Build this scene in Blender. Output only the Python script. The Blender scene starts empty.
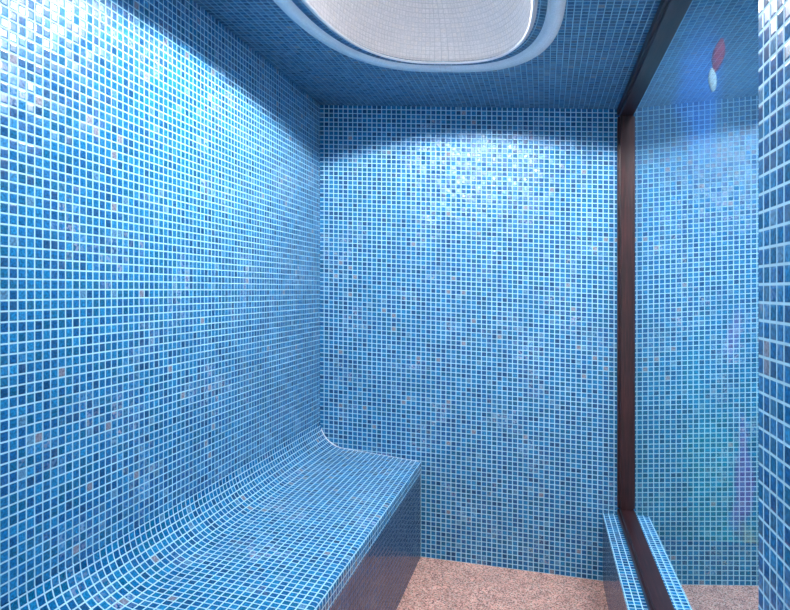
import bpy, bmesh, math, random
from mathutils import Vector, noise
random.seed(7)
S = bpy.context.scene
COL = S.collection

# ------------------------------------------------------------------ camera
F, CX, HY = 630.0, 440.0, 290.0          # focal length, principal column, horizon row in pixels (790x610)
PHI = math.atan((544 - CX) / F)
EYE = 1.474
cam_d = bpy.data.cameras.new('camera')
cam_d.sensor_width = 36.0
cam_d.sensor_fit = 'HORIZONTAL'
cam_d.lens = F / 790 * 36
cam_d.shift_x = -(CX - 395) / 790
cam_d.shift_y = -(305 - HY) / 790
cam_d.clip_start = 0.02
cam = bpy.data.objects.new('camera', cam_d)
COL.objects.link(cam)
cam.location = (0, 0, EYE)
cam.rotation_euler = (math.radians(90), 0, PHI)
S.camera = cam

# ------------------------------------------------------------------ world, big lights, exposure
W = bpy.data.worlds.new('world')
S.world = W
W.use_nodes = True
W.node_tree.nodes['Background'].inputs['Color'].default_value = (0.75, 0.87, 1.0, 1)
W.node_tree.nodes['Background'].inputs['Strength'].default_value = 0.12

def light(name, typ, loc, energy, color, **k):
    d = bpy.data.lights.new(name, typ)
    d.energy = energy
    d.color = color
    rot = k.pop('rot', None)
    for a, v in k.items():
        setattr(d, a, v)
    o = bpy.data.objects.new(name, d)
    COL.objects.link(o)
    o.location = loc
    if rot: o.rotation_euler = rot
    return o

# fill light added behind the camera, set in an assumed doorway
light('rear_fill_light', 'AREA', (-0.45, -1.15, 1.05), 11, (0.97, 0.98, 1.0), shape='RECTANGLE', size=1.1, size_y=1.5,
      rot=(math.radians(68), 0, 0))
# added light, no lamp seen, brightening the room beyond the glass
light('beyond_glass_fill', 'AREA', (1.3, 2.2, 3.3), 170, (0.9, 0.96, 1.0), shape='RECTANGLE', size=1.0, size_y=1.4)

S.view_settings.view_transform = 'Standard'
S.view_settings.look = 'None'
S.view_settings.gamma = 1
S.view_settings.use_curve_mapping = False
S.view_settings.exposure = 0.4

# ------------------------------------------------------------------ dimensions (metres)
XL, YB = -1.221, 3.325         # left wall, far wall
XG, XF, XC = 0.410, 0.368, 0.297   # glass, frame face, curb and right wall face
YP = 0.945                     # where the right wall ends and the window begins
YN = -1.1                      # near end of the room
SL = 0.0615                    # fall of floor, ceiling and tile courses towards the window side
T = 0.025                      # mosaic pitch
ceil_z = lambda x: EYE + 0.947 - SL * x
floor_z = lambda x: -SL * x
DCX, DCY = -0.428, 2.0         # centre of the ceiling dome

# ------------------------------------------------------------------ helpers
def props(o, label=None, cat=None, group=None, kind=None):
    if label: o['label'] = label
    if cat: o['category'] = cat
    if group: o['group'] = group
    if kind: o['kind'] = kind
    return o

def empty(name, loc):
    o = bpy.data.objects.new(name, None)
    COL.objects.link(o)
    o.location = loc
    o.empty_display_size = 0.1
    return o

def build(name, verts, faces, mat, uvs=None, parent=None, smooth=False, mats=None, mi=None):
    """verts world coords; uvs: per face list of (u,v) per corner"""
    off = Vector(parent.matrix_basis.translation) if parent else Vector((0, 0, 0))
    if parent and parent.parent: off = off + Vector(parent.parent.location)
    me = bpy.data.meshes.new(name)
    me.from_pydata([tuple(Vector(v) - off) for v in verts], [], faces)
    for m in (mats or [mat]): me.materials.append(m)
    if uvs:
        l = me.uv_layers.new(name='UVMap')
        for p, fu in zip(me.polygons, uvs):
            for li, uv in zip(p.loop_indices, fu):
                l.data[li].uv = uv
    if mi:
        for p, k in zip(me.polygons, mi): p.material_index = k
    for p in me.polygons: p.use_smooth = smooth
    me.update()
    o = bpy.data.objects.new(name, me)
    COL.objects.link(o)
    if parent: o.parent = parent
    return o

class MB:
    """collects polygons with uvs"""
    def __init__(s): s.v, s.f, s.u, s.m = [], [], [], []
    def face(s, pts, uv=None, m=0):
        b = len(s.v)
        s.v += [tuple(p) for p in pts]
        s.f.append(tuple(range(b, b + len(pts))))
        s.u.append(uv or [(0, 0)] * len(pts)); s.m.append(m)
    def hexa(s, x0, x1, y0, y1, z0, z1, slope=0.0, ax=None):
        """box whose tile courses follow the slope; z0,z1 numbers or functions of x"""
        g = lambda z, x: z(x) if callable(z) else z
        P = lambda x, y, z: (x, y, g(z, x))
        V = lambda x, z: g(z, x) + slope * x
        # -x, +x, -y, +y, bottom, top
        for x, flip in ((x0, 0), (x1, 1)):
            q = [P(x, y0, z0), P(x, y0, z1), P(x, y1, z1), P(x, y1, z0)]
            u = [(y0, V(x, z0)), (y0, V(x, z1)), (y1, V(x, z1)), (y1, V(x, z0))]
            if flip: q.reverse(); u.reverse()
            s.face(q, u)
        for y, flip in ((y0, 0), (y1, 1)):
            q = [P(x0, y, z0), P(x1, y, z0), P(x1, y, z1), P(x0, y, z1)]
            u = [(x0, V(x0, z0)), (x1, V(x1, z0)), (x1, V(x1, z1)), (x0, V(x0, z1))]
            if flip: q.reverse(); u.reverse()
            s.face(q, u)
        for z, flip in ((z0, 1), (z1, 0)):
            q = [P(x0, y0, z), P(x1, y0, z), P(x1, y1, z), P(x0, y1, z)]
            u = [(x0, y0), (x1, y0), (x1, y1), (x0, y1)]
            if flip: q.reverse(); u.reverse()
            s.face(q, u)
    def obj(s, name, mat, parent=None, smooth=False, mats=None, weld=True):
        o = build(name, s.v, s.f, mat, s.u, parent, smooth, mats, s.m)
        if weld:
            bm = bmesh.new(); bm.from_mesh(o.data)
            bmesh.ops.remove_doubles(bm, verts=bm.verts, dist=1e-5)
            bmesh.ops.recalc_face_normals(bm, faces=bm.faces)
            bm.to_mesh(o.data); bm.free()
        return o

def bevel(o, w, seg=2):
    m = o.modifiers.new('bevel', 'BEVEL'); m.width = w; m.segments = seg; m.limit_method = 'ANGLE'
    return o

# ------------------------------------------------------------------ materials
class NT:
    def __init__(s, name):
        s.mat = bpy.data.materials.new(name)
        s.mat.use_nodes = True
        s.t = s.mat.node_tree
        s.b = s.t.nodes['Principled BSDF']
        s.out = s.t.nodes['Material Output']
    def n(s, typ, **k):
        o = s.t.nodes.new(typ)
        for a, v in k.items(): setattr(o, a, v)
        return o
    def l(s, a, b): s.t.links.new(a, b)
    def put(s, sock, v):
        if isinstance(v, bpy.types.NodeSocket): s.l(v, sock)
        else: sock.default_value = v
    def m(s, op, a, b=0.0, c=0.0):
        o = s.n('ShaderNodeMath', operation=op)
        s.put(o.inputs[0], a); s.put(o.inputs[1], b)
        if op in ('MULTIPLY_ADD', 'SMOOTH_MIN', 'COMPARE'): s.put(o.inputs[2], c)
        return o.outputs[0]
    def vm(s, op, a, b=(0, 0, 0)):
        o = s.n('ShaderNodeVectorMath', operation=op)
        s.put(o.inputs[0], a)
        if op == 'SCALE': s.put(o.inputs['Scale'], b)
        else: s.put(o.inputs[1], b)
        return o.outputs[0]
    def mix(s, f, a, b):
        o = s.n('ShaderNodeMix', data_type='RGBA')
        s.put(o.inputs[0], f); s.put(o.inputs[6], a); s.put(o.inputs[7], b)
        return o.outputs[2]
    def ramp(s, f, stops, interp='LINEAR'):
        o = s.n('ShaderNodeValToRGB')
        r = o.color_ramp; r.interpolation = interp
        while len(r.elements) < len(stops): r.elements.new(0.5)
        for e, (p, c) in zip(r.elements, stops): e.position = p; e.color = (*c, 1)
        s.put(o.inputs[0], f)
        return o.outputs[0]
    def smooth(s, v, a, b):
        o = s.n('ShaderNodeMapRange', interpolation_type='SMOOTHSTEP')
        s.put(o.inputs[0], v); o.inputs[1].default_value = a; o.inputs[2].default_value = b
        return o.outputs[0]

BLUES = [(0.0, (0.003, 0.08, 0.22)), (0.08, (0.004, 0.11, 0.31)), (0.28, (0.003, 0.13, 0.29)),
         (0.46, (0.004, 0.145, 0.37)), (0.68, (0.005, 0.175, 0.41)), (0.88, (0.010, 0.205, 0.46)),
         (0.975, (0.08, 0.24, 0.42)), (0.99, (0.20, 0.22, 0.30))]

def mosaic(name, pu=T, pv=T, grout=0.16, cols=BLUES, gcol=(0.40, 0.70, 0.86), rough=0.32, tilt=0.24, swirl=0.75, spec=0.38, pearl=0.5, jitter=True):
    k = NT(name)
    uv = k.n('ShaderNodeUVMap').outputs[0]
    sc = k.vm('DIVIDE', uv, (pu, pv, 1))
    fl = k.vm('FLOOR', sc)
    fr = k.vm('FRACTION', sc)
    wn = k.n('ShaderNodeTexWhiteNoise', noise_dimensions='2D'); k.l(fl, wn.inputs['Vector'])
    sep = k.n('ShaderNodeSeparateXYZ'); k.l(fr, sep.inputs[0])
    dx = k.m('SUBTRACT', 0.5, k.m('ABSOLUTE', k.m('SUBTRACT', sep.outputs[0], 0.5)))
    dy = k.m('SUBTRACT', 0.5, k.m('ABSOLUTE', k.m('SUBTRACT', sep.outputs[1], 0.5)))
    d = k.m('MINIMUM', dx, dy)
    tile = k.smooth(d, grout / 2 - 0.02, grout / 2 + 0.02)
    base = k.ramp(wn.outputs['Value'], cols, 'CONSTANT' if jitter else 'LINEAR')
    # swirls inside every glass tile
    nz = k.n('ShaderNodeTexNoise', noise_dimensions='3D'); k.l(uv, nz.inputs['Vector'])
    nz.inputs['Scale'].default_value = 160; nz.inputs['Detail'].default_value = 2
    sw = k.m('MULTIPLY_ADD', k.smooth(nz.outputs[0], 0.3, 0.72), swirl, 1 - swirl / 2)
    base = k.vm('MULTIPLY', base, k.n('ShaderNodeCombineXYZ').outputs[0]) if False else k.vm('SCALE', base, sw)
    # pearly drift: groups of tiles with an iridescent coat
    pn = k.n('ShaderNodeTexNoise', noise_dimensions='2D'); k.l(fl, pn.inputs['Vector'])
    pn.inputs['Scale'].default_value = 0.11; pn.inputs['Detail'].default_value = 3
    wn2 = k.n('ShaderNodeTexWhiteNoise', noise_dimensions='3D')
    k.l(k.vm('ADD', fl, (17.3, 5.1, 2.2)), wn2.inputs['Vector'])
    s2 = k.n('ShaderNodeSeparateXYZ'); k.l(wn2.outputs['Color'], s2.inputs[0])
    pf = k.m('MULTIPLY', k.smooth(pn.outputs[0], 0.50, 0.72), k.m('POWER', s2.outputs[0], 2.0))
    fn = k.n('ShaderNodeTexNoise', noise_dimensions='3D'); k.l(uv, fn.inputs['Vector'])
    fn.inputs['Scale'].default_value = 95; fn.inputs['Detail'].default_value = 1
    pf = k.m('MULTIPLY', pf, k.m('MULTIPLY', k.smooth(fn.outputs[0], 0.42, 0.62), pearl * 1.5))
    pcol = k.ramp(s2.outputs[1], [(0.0, (0.42, 0.45, 0.62)), (0.4, (0.30, 0.46, 0.66)), (0.75, (0.50, 0.42, 0.48)), (0.9, (0.45, 0.46, 0.40))], 'CONSTANT')
    base = k.mix(pf, base, pcol)
    gn = k.n('ShaderNodeTexNoise', noise_dimensions='3D'); k.l(uv, gn.inputs['Vector'])
    gn.inputs['Scale'].default_value = 6; gn.inputs['Detail'].default_value = 3
    g2 = k.vm('SCALE', (*gcol,), k.m('MULTIPLY_ADD', gn.outputs[0], 0.5, 0.72))
    colr = k.mix(tile, g2, base)
    k.l(colr, k.b.inputs['Base Color'])
    k.l(k.m('MULTIPLY_ADD', tile, rough - 0.7, 0.7), k.b.inputs['Roughness'])
    k.b.inputs['IOR'].default_value = 1.5
    k.b.inputs['Specular IOR Level'].default_value = spec
    # every tile sits at its own slight angle
    geo = k.n('ShaderNodeNewGeometry')
    jit = k.vm('SCALE', k.vm('SUBTRACT', wn2.outputs['Color'], (0.5, 0.5, 0.5)), k.m('MULTIPLY', tile, tilt))
    nn = k.vm('NORMALIZE', k.vm('ADD', geo.outputs['Normal'], jit))
    bp = k.n('ShaderNodeBump'); bp.inputs['Strength'].default_value = 0.5; bp.inputs['Distance'].default_value = 0.0012
    k.l(k.smooth(d, grout / 2 - 0.04, grout / 2 + 0.14), bp.inputs['Height'])
    k.l(nn, bp.inputs['Normal'])
    k.l(bp.outputs[0], k.b.inputs['Normal'])
    return k.mat

M_LEFT = mosaic('blue_mosaic_wall')
M_BACK = mosaic('blue_mosaic_far_wall', pu=0.0272, pv=0.0245, grout=0.18)
M_BENCH = mosaic('blue_mosaic_bench', rough=0.12)
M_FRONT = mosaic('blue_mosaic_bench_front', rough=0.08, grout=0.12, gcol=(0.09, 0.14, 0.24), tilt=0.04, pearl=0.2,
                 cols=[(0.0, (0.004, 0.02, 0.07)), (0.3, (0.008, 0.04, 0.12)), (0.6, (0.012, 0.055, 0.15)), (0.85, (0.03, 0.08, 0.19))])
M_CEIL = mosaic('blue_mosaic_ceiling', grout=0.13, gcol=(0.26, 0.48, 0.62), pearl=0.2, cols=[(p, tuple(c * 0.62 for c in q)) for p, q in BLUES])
M_RIGHT = mosaic('blue_mosaic_right_wall', pearl=0.3)
M_RING = mosaic('lit_blue_mosaic_border', grout=0.14, pearl=0.0, tilt=0.03, swirl=0.15, gcol=(0.82, 0.87, 0.92),  # blue mosaic; the light falling on the band is painted in as paleness
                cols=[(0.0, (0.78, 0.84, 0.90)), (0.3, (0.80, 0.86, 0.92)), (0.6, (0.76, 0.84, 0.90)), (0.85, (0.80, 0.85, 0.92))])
M_WHITE = mosaic('white_mosaic_dome', pu=0.017, pv=0.017, grout=0.12, pearl=0.0, tilt=0.05, rough=0.3, swirl=0.2, gcol=(0.70, 0.67, 0.67),
                 cols=[(0.0, (0.84, 0.79, 0.78)), (0.3, (0.87, 0.82, 0.81)), (0.6, (0.82, 0.78, 0.77)), (0.85, (0.87, 0.81, 0.78))])

def granite():
    k = NT('pink_granite')
    tc = k.n('ShaderNodeTexCoord').outputs['Object']
    v = k.n('ShaderNodeTexVoronoi'); k.l(tc, v.inputs['Vector']); v.inputs['Scale'].default_value = 190
    s = k.n('ShaderNodeSeparateXYZ'); k.l(v.outputs['Color'], s.inputs[0])
    c = k.ramp(s.outputs[0], [(0, (0.16, 0.07, 0.06)), (0.12, (0.50, 0.22, 0.17)), (0.35, (0.78, 0.40, 0.31)),
                              (0.62, (0.90, 0.53, 0.43)), (0.85, (0.88, 0.66, 0.56)), (0.95, (0.45, 0.33, 0.22))], 'CONSTANT')
    n = k.n('ShaderNodeTexNoise'); k.l(tc, n.inputs['Vector']); n.inputs['Scale'].default_value = 14; n.inputs['Detail'].default_value = 4
    c = k.vm('SCALE', c, k.m('MULTIPLY_ADD', n.outputs[0], 0.7, 0.65))
    k.l(c, k.b.inputs['Base Color']); k.b.inputs['Roughness'].default_value = 0.35
    return k.mat
M_FLOOR = granite()

def wood():
    k = NT('dark_mahogany')
    tc = k.n('ShaderNodeTexCoord').outputs['Object']
    n = k.n('ShaderNodeTexNoise'); k.l(k.vm('MULTIPLY', tc, (90, 6, 6)), n.inputs['Vector'])
    n.inputs['Scale'].default_value = 1.5; n.inputs['Detail'].default_value = 4
    c = k.ramp(n.outputs[0], [(0.3, (0.010, 0.002, 0.003)), (0.55, (0.036, 0.007, 0.009)), (0.8, (0.065, 0.016, 0.016))])
    k.l(c, k.b.inputs['Base Color']); k.b.inputs['Roughness'].default_value = 0.42
    return k.mat
M_WOOD = wood()

def plain(name, col, rough=0.5, metal=0.0):
    k = NT(name)
    n = k.n('ShaderNodeTexNoise'); k.l(k.n('ShaderNodeTexCoord').outputs['Object'], n.inputs['Vector'])
    n.inputs['Scale'].default_value = 30
    c = k.vm('SCALE', col, k.m('MULTIPLY_ADD', n.outputs[0], 0.2, 0.9))
    k.l(c, k.b.inputs['Base Color'])
    k.b.inputs['Roughness'].default_value = rough; k.b.inputs['Metallic'].default_value = metal
    return k.mat
M_SEAL = plain('pale_sealant', (0.72, 0.80, 0.86), 0.4)
M_PLASTER = plain('blue_plaster', (0.0, 0.14, 0.30), 0.7)
M_POOLFLOOR = plain('teal_floor_coating', (0.0, 0.10, 0.16), 0.6)
M_BLIND = plain('grey_render', (0.45, 0.48, 0.52), 0.8)
M_METAL = plain('brushed_steel', (0.6, 0.62, 0.65), 0.3, 1.0)
M_RED = plain('dull_red_cloth', (0.30, 0.04, 0.07), 0.8)
M_PALE = plain('pale_cloth', (0.5, 0.7, 0.8), 0.7)

def pane_mat():
    k = NT('reflective_glass')
    k.t.nodes.remove(k.b)
    g = k.n('ShaderNodeBsdfGlossy'); g.inputs['Roughness'].default_value = 0.0; g.inputs['Color'].default_value = (0.93, 0.99, 1, 1)
    t = k.n('ShaderNodeBsdfTransparent'); t.inputs['Color'].default_value = (0.85, 0.95, 1, 1)
    mx = k.n('ShaderNodeMixShader'); mx.inputs[0].default_value = 0.80
    k.l(t.outputs[0], mx.inputs[1]); k.l(g.outputs[0], mx.inputs[2]); k.l(mx.outputs[0], k.out.inputs[0])
    return k.mat
M_PANE = pane_mat()

def at(px, py, Y):
    a = (px - CX) / F
    s, c = math.sin(PHI), math.cos(PHI)
    X = Y * (a * c - s) / (c + a * s)
    Zc = Y * c - X * s
    return Vector((X, Y, EYE + (HY - py) * Zc / F))
def mural_mat():
    k = NT('underwater_colours')
    tc = k.n('ShaderNodeTexCoord').outputs['Object']
    n = k.n('ShaderNodeTexNoise'); k.l(k.vm('MULTIPLY', tc, (3.4, 1, 1.5)), n.inputs['Vector'])
    n.inputs['Scale'].default_value = 1.0; n.inputs['Detail'].default_value = 3
    warp = k.vm('SCALE', k.vm('SUBTRACT', n.outputs['Color'], (0.5, 0.5, 0.5)), 0.35)
    pos = k.vm('ADD', tc, warp)
    s = k.n('ShaderNodeSeparateXYZ'); k.l(pos, s.inputs[0])
    base = k.ramp(k.m('DIVIDE', s.outputs[2], 3.3), [(0.0, (0.01, 0.30, 0.30)), (0.2, (0.0, 0.22, 0.30)), (0.45, (0.0, 0.12, 0.28)),
                                                     (0.66, (0.0, 0.11, 0.26)), (0.85, (0.0, 0.19, 0.42)), (1.0, (0.0, 0.16, 0.34))])
    base = k.vm('SCALE', base, k.m('MULTIPLY_ADD', n.outputs[0], 1.6, 0.1))
    for px, py, rx, rz, col in MURAL_SHAPES:
        c = at(px, py, 3.99)
        q = k.vm('MULTIPLY', k.vm('SUBTRACT', pos, (c.x, 0, c.z)), (1 / rx, 0, 1 / rz))
        ln = k.n('ShaderNodeVectorMath', operation='LENGTH'); k.l(q, ln.inputs[0])
        f = k.m('SUBTRACT', 1.0, k.smooth(ln.outputs['Value'], 0.35, 1.0))
        base = k.mix(f, base, (*col, 1))
    k.l(base, k.b.inputs['Base Color']); k.b.inputs['Roughness'].default_value = 0.5
    return k.mat
MURAL_SHAPES = [(708, 470, 0.22, 0.50, (0.0, 0.42, 0.42)), (738, 560, 0.16, 0.30, (0.0, 0.50, 0.45)), (700, 380, 0.10, 0.35, (0.0, 0.32, 0.42)),
                (742, 480, 0.07, 0.42, (0.38, 0.14, 0.50)), (722, 575, 0.06, 0.16, (0.42, 0.12, 0.22)), (748, 545, 0.05, 0.16, (0.48, 0.50, 0.08)),
                (738, 330, 0.06, 0.22, (0.30, 0.22, 0.50)), (700, 90, 0.16, 0.55, (0.0, 0.24, 0.85))]
M_MURAL = mural_mat()

# ------------------------------------------------------------------ structure
TH = 0.12
# left wall: a slab whose visible face is the tiled one
b = MB(); b.hexa(XL - TH, XL, YN, YB, lambda x: floor_z(XL), lambda x: ceil_z(XL), SL)
props(b.obj('wall_left', M_LEFT), kind='structure')
# far wall, behind room and window line
b = MB(); b.hexa(XL - TH, 0.458, YB, YB + TH, floor_z, ceil_z, SL)
props(b.obj('wall_back', M_BACK), kind='structure')
# right wall beside the camera, and its return that closes the near end
b = MB(); b.hexa(XC, 0.56, YN, YP, lambda x: floor_z(XC), lambda x: ceil_z(XC), SL)
props(b.obj('wall_right', M_RIGHT), kind='structure')
# near wall with an unseen opening, added for the fill light
b = MB()
b.hexa(XL - TH, -1.0, YN - TH, YN, floor_z, ceil_z, SL)
b.hexa(0.1, 0.56, YN - TH, YN, floor_z, ceil_z, SL)
b.hexa(-1.0, 0.1, YN - TH, YN, 2.25, ceil_z, SL)
props(b.obj('wall_near', M_RIGHT, weld=False), kind='structure')
# floor
b = MB(); b.hexa(XL - TH, XC + 0.001, YN - TH, YB + TH, lambda x: floor_z(x) - 0.1, floor_z)
props(b.obj('floor', M_FLOOR), kind='structure')

# superellipse loops of the dome
NS = 128
def loop(ax, ay, z, n=2.7, cx=DCX, cy=DCY):
    out = []
    for i in range(NS):
        a = 2 * math.pi * i / NS
        c, s = math.cos(a), math.sin(a)
        x = cx + ax * math.copysign(abs(c) ** (2 / n), c)
        y = cy + ay * math.copysign(abs(s) ** (2 / n), s)
        out.append((x, y, z(x) if callable(z) else z))
    return out
def rect_hit(p, x0, x1, y0, y1):
    dx, dy = p[0] - DCX, p[1] - DCY
    t = min([((x1 if dx > 0 else x0) - DCX) / dx if abs(dx) > 1e-9 else 1e9, ((y1 if dy > 0 else y0) - DCY) / dy if abs(dy) > 1e-9 else 1e9])
    return (DCX + dx * t, DCY + dy * t)

# ceiling: slab with the dome opening cut in it
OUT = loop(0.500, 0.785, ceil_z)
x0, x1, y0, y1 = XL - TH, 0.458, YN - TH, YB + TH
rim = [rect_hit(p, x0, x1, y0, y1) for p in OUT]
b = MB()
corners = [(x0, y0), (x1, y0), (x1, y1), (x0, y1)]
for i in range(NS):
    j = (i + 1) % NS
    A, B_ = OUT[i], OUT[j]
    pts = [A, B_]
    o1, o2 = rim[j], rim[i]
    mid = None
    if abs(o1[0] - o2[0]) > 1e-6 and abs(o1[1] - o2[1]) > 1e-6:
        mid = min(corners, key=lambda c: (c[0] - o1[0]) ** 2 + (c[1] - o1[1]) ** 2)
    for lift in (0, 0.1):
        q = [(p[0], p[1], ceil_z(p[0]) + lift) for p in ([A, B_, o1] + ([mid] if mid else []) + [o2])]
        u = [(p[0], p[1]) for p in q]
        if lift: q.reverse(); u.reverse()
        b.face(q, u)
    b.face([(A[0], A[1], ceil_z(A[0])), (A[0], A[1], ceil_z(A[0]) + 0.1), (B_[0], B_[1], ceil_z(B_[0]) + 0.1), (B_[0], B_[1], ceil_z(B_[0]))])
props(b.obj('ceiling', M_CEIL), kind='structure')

# ------------------------------------------------------------------ ceiling dome (thing)
dome = empty('ceiling_dome', (DCX, DCY, ceil_z(DCX)))
props(dome, 'white oval domed recess in the blue tiled ceiling, edged with a blue band coloured as if brightly lit', 'dome')
def ringstrip(name, L0, L1, mat, thick=None):
    b = MB(); s = 0
    for i in range(NS):
        j = (i + 1) % NS
        d = (Vector(L0[i]) - Vector(L0[j])).length
        w = (Vector(L0[i]) - Vector(L1[i])).length
        b.face([L0[i], L0[j], L1[j], L1[i]], [(s, 0), (s + d, 0), (s + d, w), (s, w)])
        s += d
    o = b.obj(name, mat, dome, smooth=True)
    m = o.modifiers.new('solid', 'SOLIDIFY'); m.thickness = 0.006; m.offset = -1
    return o
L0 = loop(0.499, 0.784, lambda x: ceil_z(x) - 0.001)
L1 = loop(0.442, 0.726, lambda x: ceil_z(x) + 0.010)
L2 = loop(0.398, 0.700, lambda x: ceil_z(x) + 0.014)
def flip_up(o):
    bm = bmesh.new(); bm.from_mesh(o.data)
    for f in bm.faces:
        if f.normal.z > 0: f.normal_flip()
    bm.to_mesh(o.data); bm.free()
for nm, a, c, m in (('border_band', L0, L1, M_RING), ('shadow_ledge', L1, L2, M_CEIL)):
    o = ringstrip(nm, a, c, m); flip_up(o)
# the bowl itself
b = MB()
K = 22
prev = loop(0.400, 0.702, lambda x: ceil_z(x) + 0.012)
acc = 0
H = 0.34
for k in range(1, K + 1):
    a = k / K * math.pi / 2
    r, h = math.cos(a), math.sin(a)
    r = max(r, 0.02)
    n = 2.7 + (2.0 - 2.7) * (k / K)
    cur = loop(0.400 * r, 0.702 * r, lambda x: ceil_z(x) + 0.012 + H * h, n)
    w = (Vector(prev[0]) - Vector(cur[0])).length
    s = 0
    for i in range(NS):
        j = (i + 1) % NS
        d = 2.9 / NS * T / T
        b.face([prev[j], prev[i], cur[i], cur[j]], [(s + d, acc), (s, acc), (s, acc + w), (s + d, acc + w)])
        s += d
    acc += w
    prev = cur
b.face(list(reversed(prev)))
o = b.obj('dome_bowl', M_WHITE, dome, smooth=True)
bm = bmesh.new(); bm.from_mesh(o.data)
for f in bm.faces:
    c = f.calc_center_median()
    if f.normal.dot(Vector((0, 0, 0.0)) - c) < 0: f.normal_flip()
bm.to_mesh(o.data); bm.free()
m = o.modifiers.new('solid', 'SOLIDIFY'); m.thickness = 0.01; m.offset = -1
# pearl bead along the bowl's lip
bead_v, bead_f = [], []
LB = loop(0.394, 0.695, lambda x: ceil_z(x) + 0.010)
for i in range(NS):
    p = Vector(LB[i]); c = Vector((DCX, DCY, p.z)); r = (p - c).normalized()
    for q in range(8):
        a = q * math.pi / 4
        bead_v.append(p + r * (0.006 * math.cos(a)) + Vector((0, 0, 0.006 * math.sin(a))))
for i in range(NS):
    for q in range(8):
        bead_f.append((i * 8 + q, i * 8 + (q + 1) % 8, ((i + 1) % NS) * 8 + (q + 1) % 8, ((i + 1) % NS) * 8 + q))
build('lip_bead', bead_v, bead_f, plain('white_lip', (0.85, 0.86, 0.9), 0.35), None, dome, True)

# lamp in the crown of the dome: unseen steel shade added to cut its beam
LZ = ceil_z(DCX) + 0.25
def lathe(name, prof, mat, parent, cx, cy, n=40, smooth=True):
    v, f = [], []
    for (r, z) in prof:
        for i in range(n):
            a = 2 * math.pi * i / n
            v.append((cx + r * math.cos(a), cy + r * math.sin(a), z))
    for k in range(len(prof) - 1):
        for i in range(n):
            j = (i + 1) % n
            f.append((k * n + i, k * n + j, (k + 1) * n + j, (k + 1) * n + i))
    return build(name, v, f, mat, None, parent, smooth)
LZ = ceil_z(DCX) + 0.105
lamp = dome
def oval(name, prof, mat, n=48):
    v, f = [], []
    for (q, z) in prof:
        for i in range(n):
            a = 2 * math.pi * i / n
            v.append((DCX + 0.085 * q * math.cos(a), DCY + 0.140 * q * math.sin(a), z))
    for k in range(len(prof) - 1):
        for i in range(n):
            j = (i + 1) % n
            f.append((k * n + i, k * n + j, (k + 1) * n + j, (k + 1) * n + i))
    return build(name, v, f, mat, None, lamp, False)
oval('beam_cutoff_shade', [(0.01, LZ + 0.062), (0.7, LZ + 0.055), (1.0, LZ + 0.035), (1.03, LZ), (1.0, LZ), (0.97, LZ + 0.033), (0.68, LZ + 0.050), (0.01, LZ + 0.056)], M_METAL)
lathe('stem', [(0.001, LZ + 0.250), (0.008, LZ + 0.250), (0.008, LZ + 0.058), (0.001, LZ + 0.058)], M_METAL, lamp, DCX, DCY, 16)
light('dome_lamp_light', 'SPOT', (DCX, DCY, LZ + 0.032), 104, (1.0, 0.99, 0.99), spot_size=math.radians(176), spot_blend=0.02, shadow_soft_size=0.0055)
light('dome_fill_light', 'POINT', (DCX, DCY, LZ + 0.10), 3.2, (1.0, 0.96, 0.93), shadow_soft_size=0.03)  # added fill that brightens the bowl, no lamp of its own

# ------------------------------------------------------------------ bench (thing)
bench = empty('tiled_bench', (-0.94, 1.6, floor_z(-0.94)))
props(bench, 'long blue mosaic bench built along the left wall above pink granite floor', 'bench')
XB, ZB, ZS = -0.652, 0.552, 0.623      # front edge, seat height at the front and at the wall
r = 0.15
slope = (ZS - ZB) / (XL - XB)          # dz/dx
ts = math.atan(slope)                  # seat falls towards the room
# cove: circle tangent to wall x=XL+off and to the seat line
off = 0.0015
dirn = Vector((math.cos(ts), math.sin(ts)))
nrm = Vector((-math.sin(ts), math.cos(ts)))
xc = XL + off + r
zc = (ZS + slope * (xc - XL)) + r / math.cos(ts)
prof = []
a0, a1 = math.pi, 1.5 * math.pi + ts
for i in range(15):
    a = a0 + (a1 - a0) * i / 14
    prof.append((xc + r * math.cos(a), zc + r * math.sin(a)))
er = 0.016
ex = XB - er
ez = ZB + slope * (-er) - er / math.cos(ts)
for i in range(6):
    a = (math.pi / 2 + ts) * (1 - i / 5)
    prof.append((ex + er * math.cos(a), ez + er * math.sin(a)))
def extrude(name, prof, ya, yb, mat, parent, v0=0.0, closed_pts=None, smooth=True):
    b = MB(); v = v0
    for (p, q) in zip(prof, prof[1:]):
        d = math.hypot(q[0] - p[0], q[1] - p[1])
        b.face([(p[0], ya, p[1]), (q[0], ya, q[1]), (q[0], yb, q[1]), (p[0], yb, p[1])], [(ya, v), (ya, v + d), (yb, v + d), (yb, v)])
        v += d
    if closed_pts:
        for y in (ya, yb):
            b.face([(p[0], y, p[1]) for p in prof + closed_pts], [(p[0], p[1]) for p in prof + closed_pts])
        cl = [prof[-1]] + closed_pts + [prof[0]]
        for (p, q) in zip(cl, cl[1:]):
            b.face([(p[0], ya, p[1]), (q[0], ya, q[1]), (q[0], yb, q[1]), (p[0], yb, p[1])])
    o = b.obj(name, mat, parent, smooth=smooth)
    if smooth:
        m = o.modifiers.new('split', 'EDGE_SPLIT'); m.split_angle = math.radians(40)
    return o, v
YE = YB - 0.002
bot = prof[-1][1] - 0.05
prof += [(XB, bot + 0.025), (XB, bot)]
seat, vend = extrude('seat', prof, YN + 0.01, YE, M_BENCH, bench, v0=-(zc + SL * XL), closed_pts=[(XL + 0.002, bot)])
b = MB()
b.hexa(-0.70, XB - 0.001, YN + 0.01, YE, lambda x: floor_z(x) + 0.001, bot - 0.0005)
o = b.obj('front_panel', M_FRONT, bench)
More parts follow.
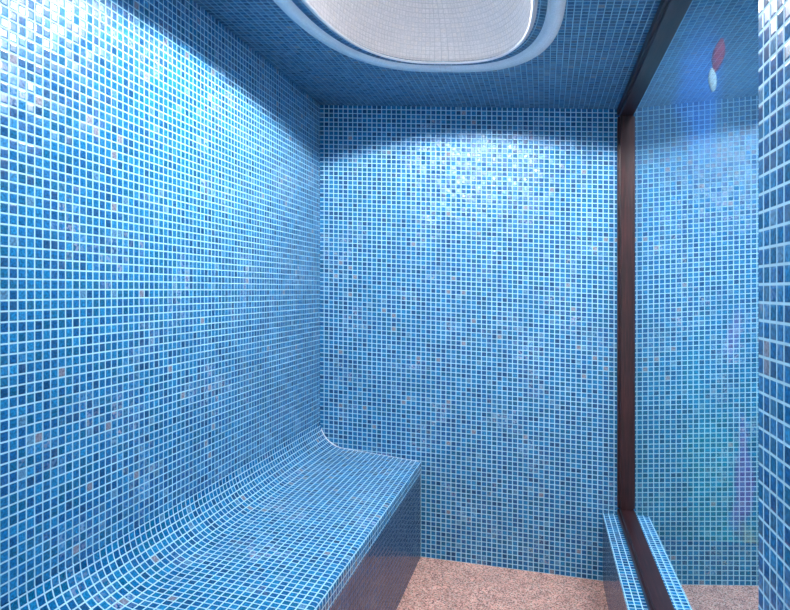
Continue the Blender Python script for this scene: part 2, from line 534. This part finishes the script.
# core behind the panel
b = MB(); b.hexa(XL + 0.003, -0.701, YN + 0.01, YE - 0.001, lambda x: floor_z(x) + 0.001, bot - 0.0005)
b.obj('core', M_BLIND, bench)
# pale sealant bead where the cove meets the far wall
sv, sf = [], []
pp = prof[3:16]
for i, p in enumerate(pp):
    q0 = Vector(pp[max(i - 1, 0)]); q1 = Vector(pp[min(i + 1, len(pp) - 1)])
    t = (q1 - q0).normalized(); n = Vector((-t.y, t.x))
    rr = 0.0045 * (1 - 0.8 * max(0, (i - 8)) / 5)
    for k in range(6):
        a = k * math.pi / 3
        sv.append((p[0] + n.x * rr * math.cos(a), YE - 0.004 + rr * math.sin(a), p[1] + n.y * rr * math.cos(a)))
for i in range(len(pp) - 1):
    for k in range(6):
        sf.append((i * 6 + k, i * 6 + (k + 1) % 6, (i + 1) * 6 + (k + 1) % 6, (i + 1) * 6 + k))
build('sealant_bead', sv, sf, M_SEAL, None, bench, True)

# ------------------------------------------------------------------ curb under the window (thing)
ZC = EYE - 1.144
def curb_z(x): return ZC
curb = empty('window_curb', (0.41, 2.1, 0)); props(curb, 'low blue mosaic ledge carrying the brown window frame', 'ledge')
b = MB()
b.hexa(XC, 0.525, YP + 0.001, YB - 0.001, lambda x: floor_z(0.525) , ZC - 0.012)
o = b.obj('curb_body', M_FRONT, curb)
b = MB()
b.hexa(XC - 0.001, 0.526, YP + 0.001, YB - 0.001, ZC - 0.012, ZC)
o = b.obj('curb_cap', M_BENCH, curb)

# ------------------------------------------------------------------ window: brown frame + reflective pane
win = props(empty('window_1', (XG, 2.1, ZC)), kind='structure')
XO = 2 * XG - XF
topz = ceil_z(XO) - 0.002
def frame_bar(name, profile, p0, p1, axis):
    """profile: list of (a, b) across; axis 'y' (rail: a=x,b=z) or 'z' (post: a=x,b=y)"""
    v, f = [], []; n = len(profile)
    for e in (p0, p1):
        for a, c in profile:
            v.append((a, e, c) if axis == 'y' else (a, c, e))
    for i in range(n):
        j = (i + 1) % n
        f.append((i, j, n + j, n + i))
    f.append(tuple(range(n - 1, -1, -1))); f.append(tuple(range(n, 2 * n)))
    o = build(name, v, f, M_WOOD, None, win)
    bm = bmesh.new(); bm.from_mesh(o.data); bmesh.ops.recalc_face_normals(bm, faces=bm.faces); bm.to_mesh(o.data); bm.free()
    return bevel(o, 0.002)
g = 0.010                               # groove step towards the pane
def stepped(lo, hi, flipside):
    """cross-section with a rebate beside the pane; lo = fixed edge, hi = edge by the glass"""
    m = lo + (hi - lo) * 0.62
    return [(XF, lo), (XO, lo), (XO, m), (XO - g, m), (XO - g, hi), (XF + g, hi), (XF + g, m), (XF, m)]
frame_bar('bottom_rail', stepped(ZC, ZC + 0.042, 0), YP + 0.004, YB - 0.001, 'y')
zt = EYE + 0.947 - SL * XF
frame_bar('top_rail', [(x, z - SL * (x - XF)) if abs(z - zt) < 1e-6 else (x, z) for x, z in stepped(zt, zt - 0.050, 1)], YP + 0.004, YB - 0.001, 'y')
frame_bar('post', stepped(YB - 0.001, YB - 0.062, 1), ZC + 0.042, zt - 0.05, 'z')
frame_bar('post', stepped(YP + 0.002, YP + 0.05, 0), ZC + 0.042, zt - 0.05, 'z')
b = MB(); b.face([(XG, YP + 0.03, ZC + 0.02), (XG, YB - 0.04, ZC + 0.02), (XG, YB - 0.04, zt - 0.03), (XG, YP + 0.03, zt - 0.03)])
o = b.obj('pane', M_PANE, win)
m = o.modifiers.new('solid', 'SOLIDIFY'); m.thickness = 0.0; o.modifiers.remove(m)

# ------------------------------------------------------------------ the room beyond the glass
b = MB(); b.hexa(0.3, 2.1, 4.0, 4.12, -0.06, 3.4)
props(b.obj('wall_beyond_back', M_PLASTER), kind='structure')
b = MB(); b.hexa(2.1, 2.22, 0.2, 4.12, -0.06, 3.4)
props(b.obj('wall_beyond_right', M_PLASTER), kind='structure')
b = MB(); b.hexa(0.3, 2.1, 0.0, 4.12, -0.16, -0.06)
props(b.obj('floor_beyond', M_POOLFLOOR), kind='structure')
b = MB(); b.hexa(0.3, 2.1, 0.0, 4.12, 3.4, 3.5)
props(b.obj('ceiling_beyond', M_PLASTER), kind='structure')
b = MB(); b.face([(0.50, 3.99, -0.03), (2.0, 3.99, -0.03), (2.0, 3.99, 3.3), (0.50, 3.99, 3.3)])
o = b.obj('wall_mural', M_MURAL)
mm = o.modifiers.new('solid', 'SOLIDIFY'); mm.thickness = 0.008
props(o, 'blue and teal underwater mural on the wall beyond the glass', 'mural')

# red and white hanging thing seen through the glass
pT, pB = at(722, 38, 3.6), at(715, 72, 3.6)
orn = empty('hanging_ornament', tuple(pB)); props(orn, 'red tapering ornament with a white tip hanging beyond the glass', 'ornament')
def spindle(name, A, B, ra, mat, sharp):
    v, f = [], []; n, K = 14, 12
    d = B - A
    for k in range(K + 1):
        t = k / K
        rr = ra * (math.sin(math.pi * min(1, t * 0.95 + 0.02)) ** sharp) + 0.001
        for i in range(n):
            a = 2 * math.pi * i / n
            v.append(A + d * t + Vector((rr * math.cos(a), 0.5 * rr * math.sin(a), 0)))
    for k in range(K):
        for i in range(n):
            f.append((k * n + i, k * n + (i + 1) % n, (k + 1) * n + (i + 1) % n, (k + 1) * n + i))
    return build(name, v, f, mat, None, orn, True)
spindle('red_body', pT, pB, 0.032, M_RED, 0.8)
spindle('white_tip', at(712, 68, 3.6), at(713, 92, 3.6), 0.022, M_PALE, 0.7)
spindle('cord', at(724, -40, 3.6), pT, 0.003, M_PLASTER, 0.1)
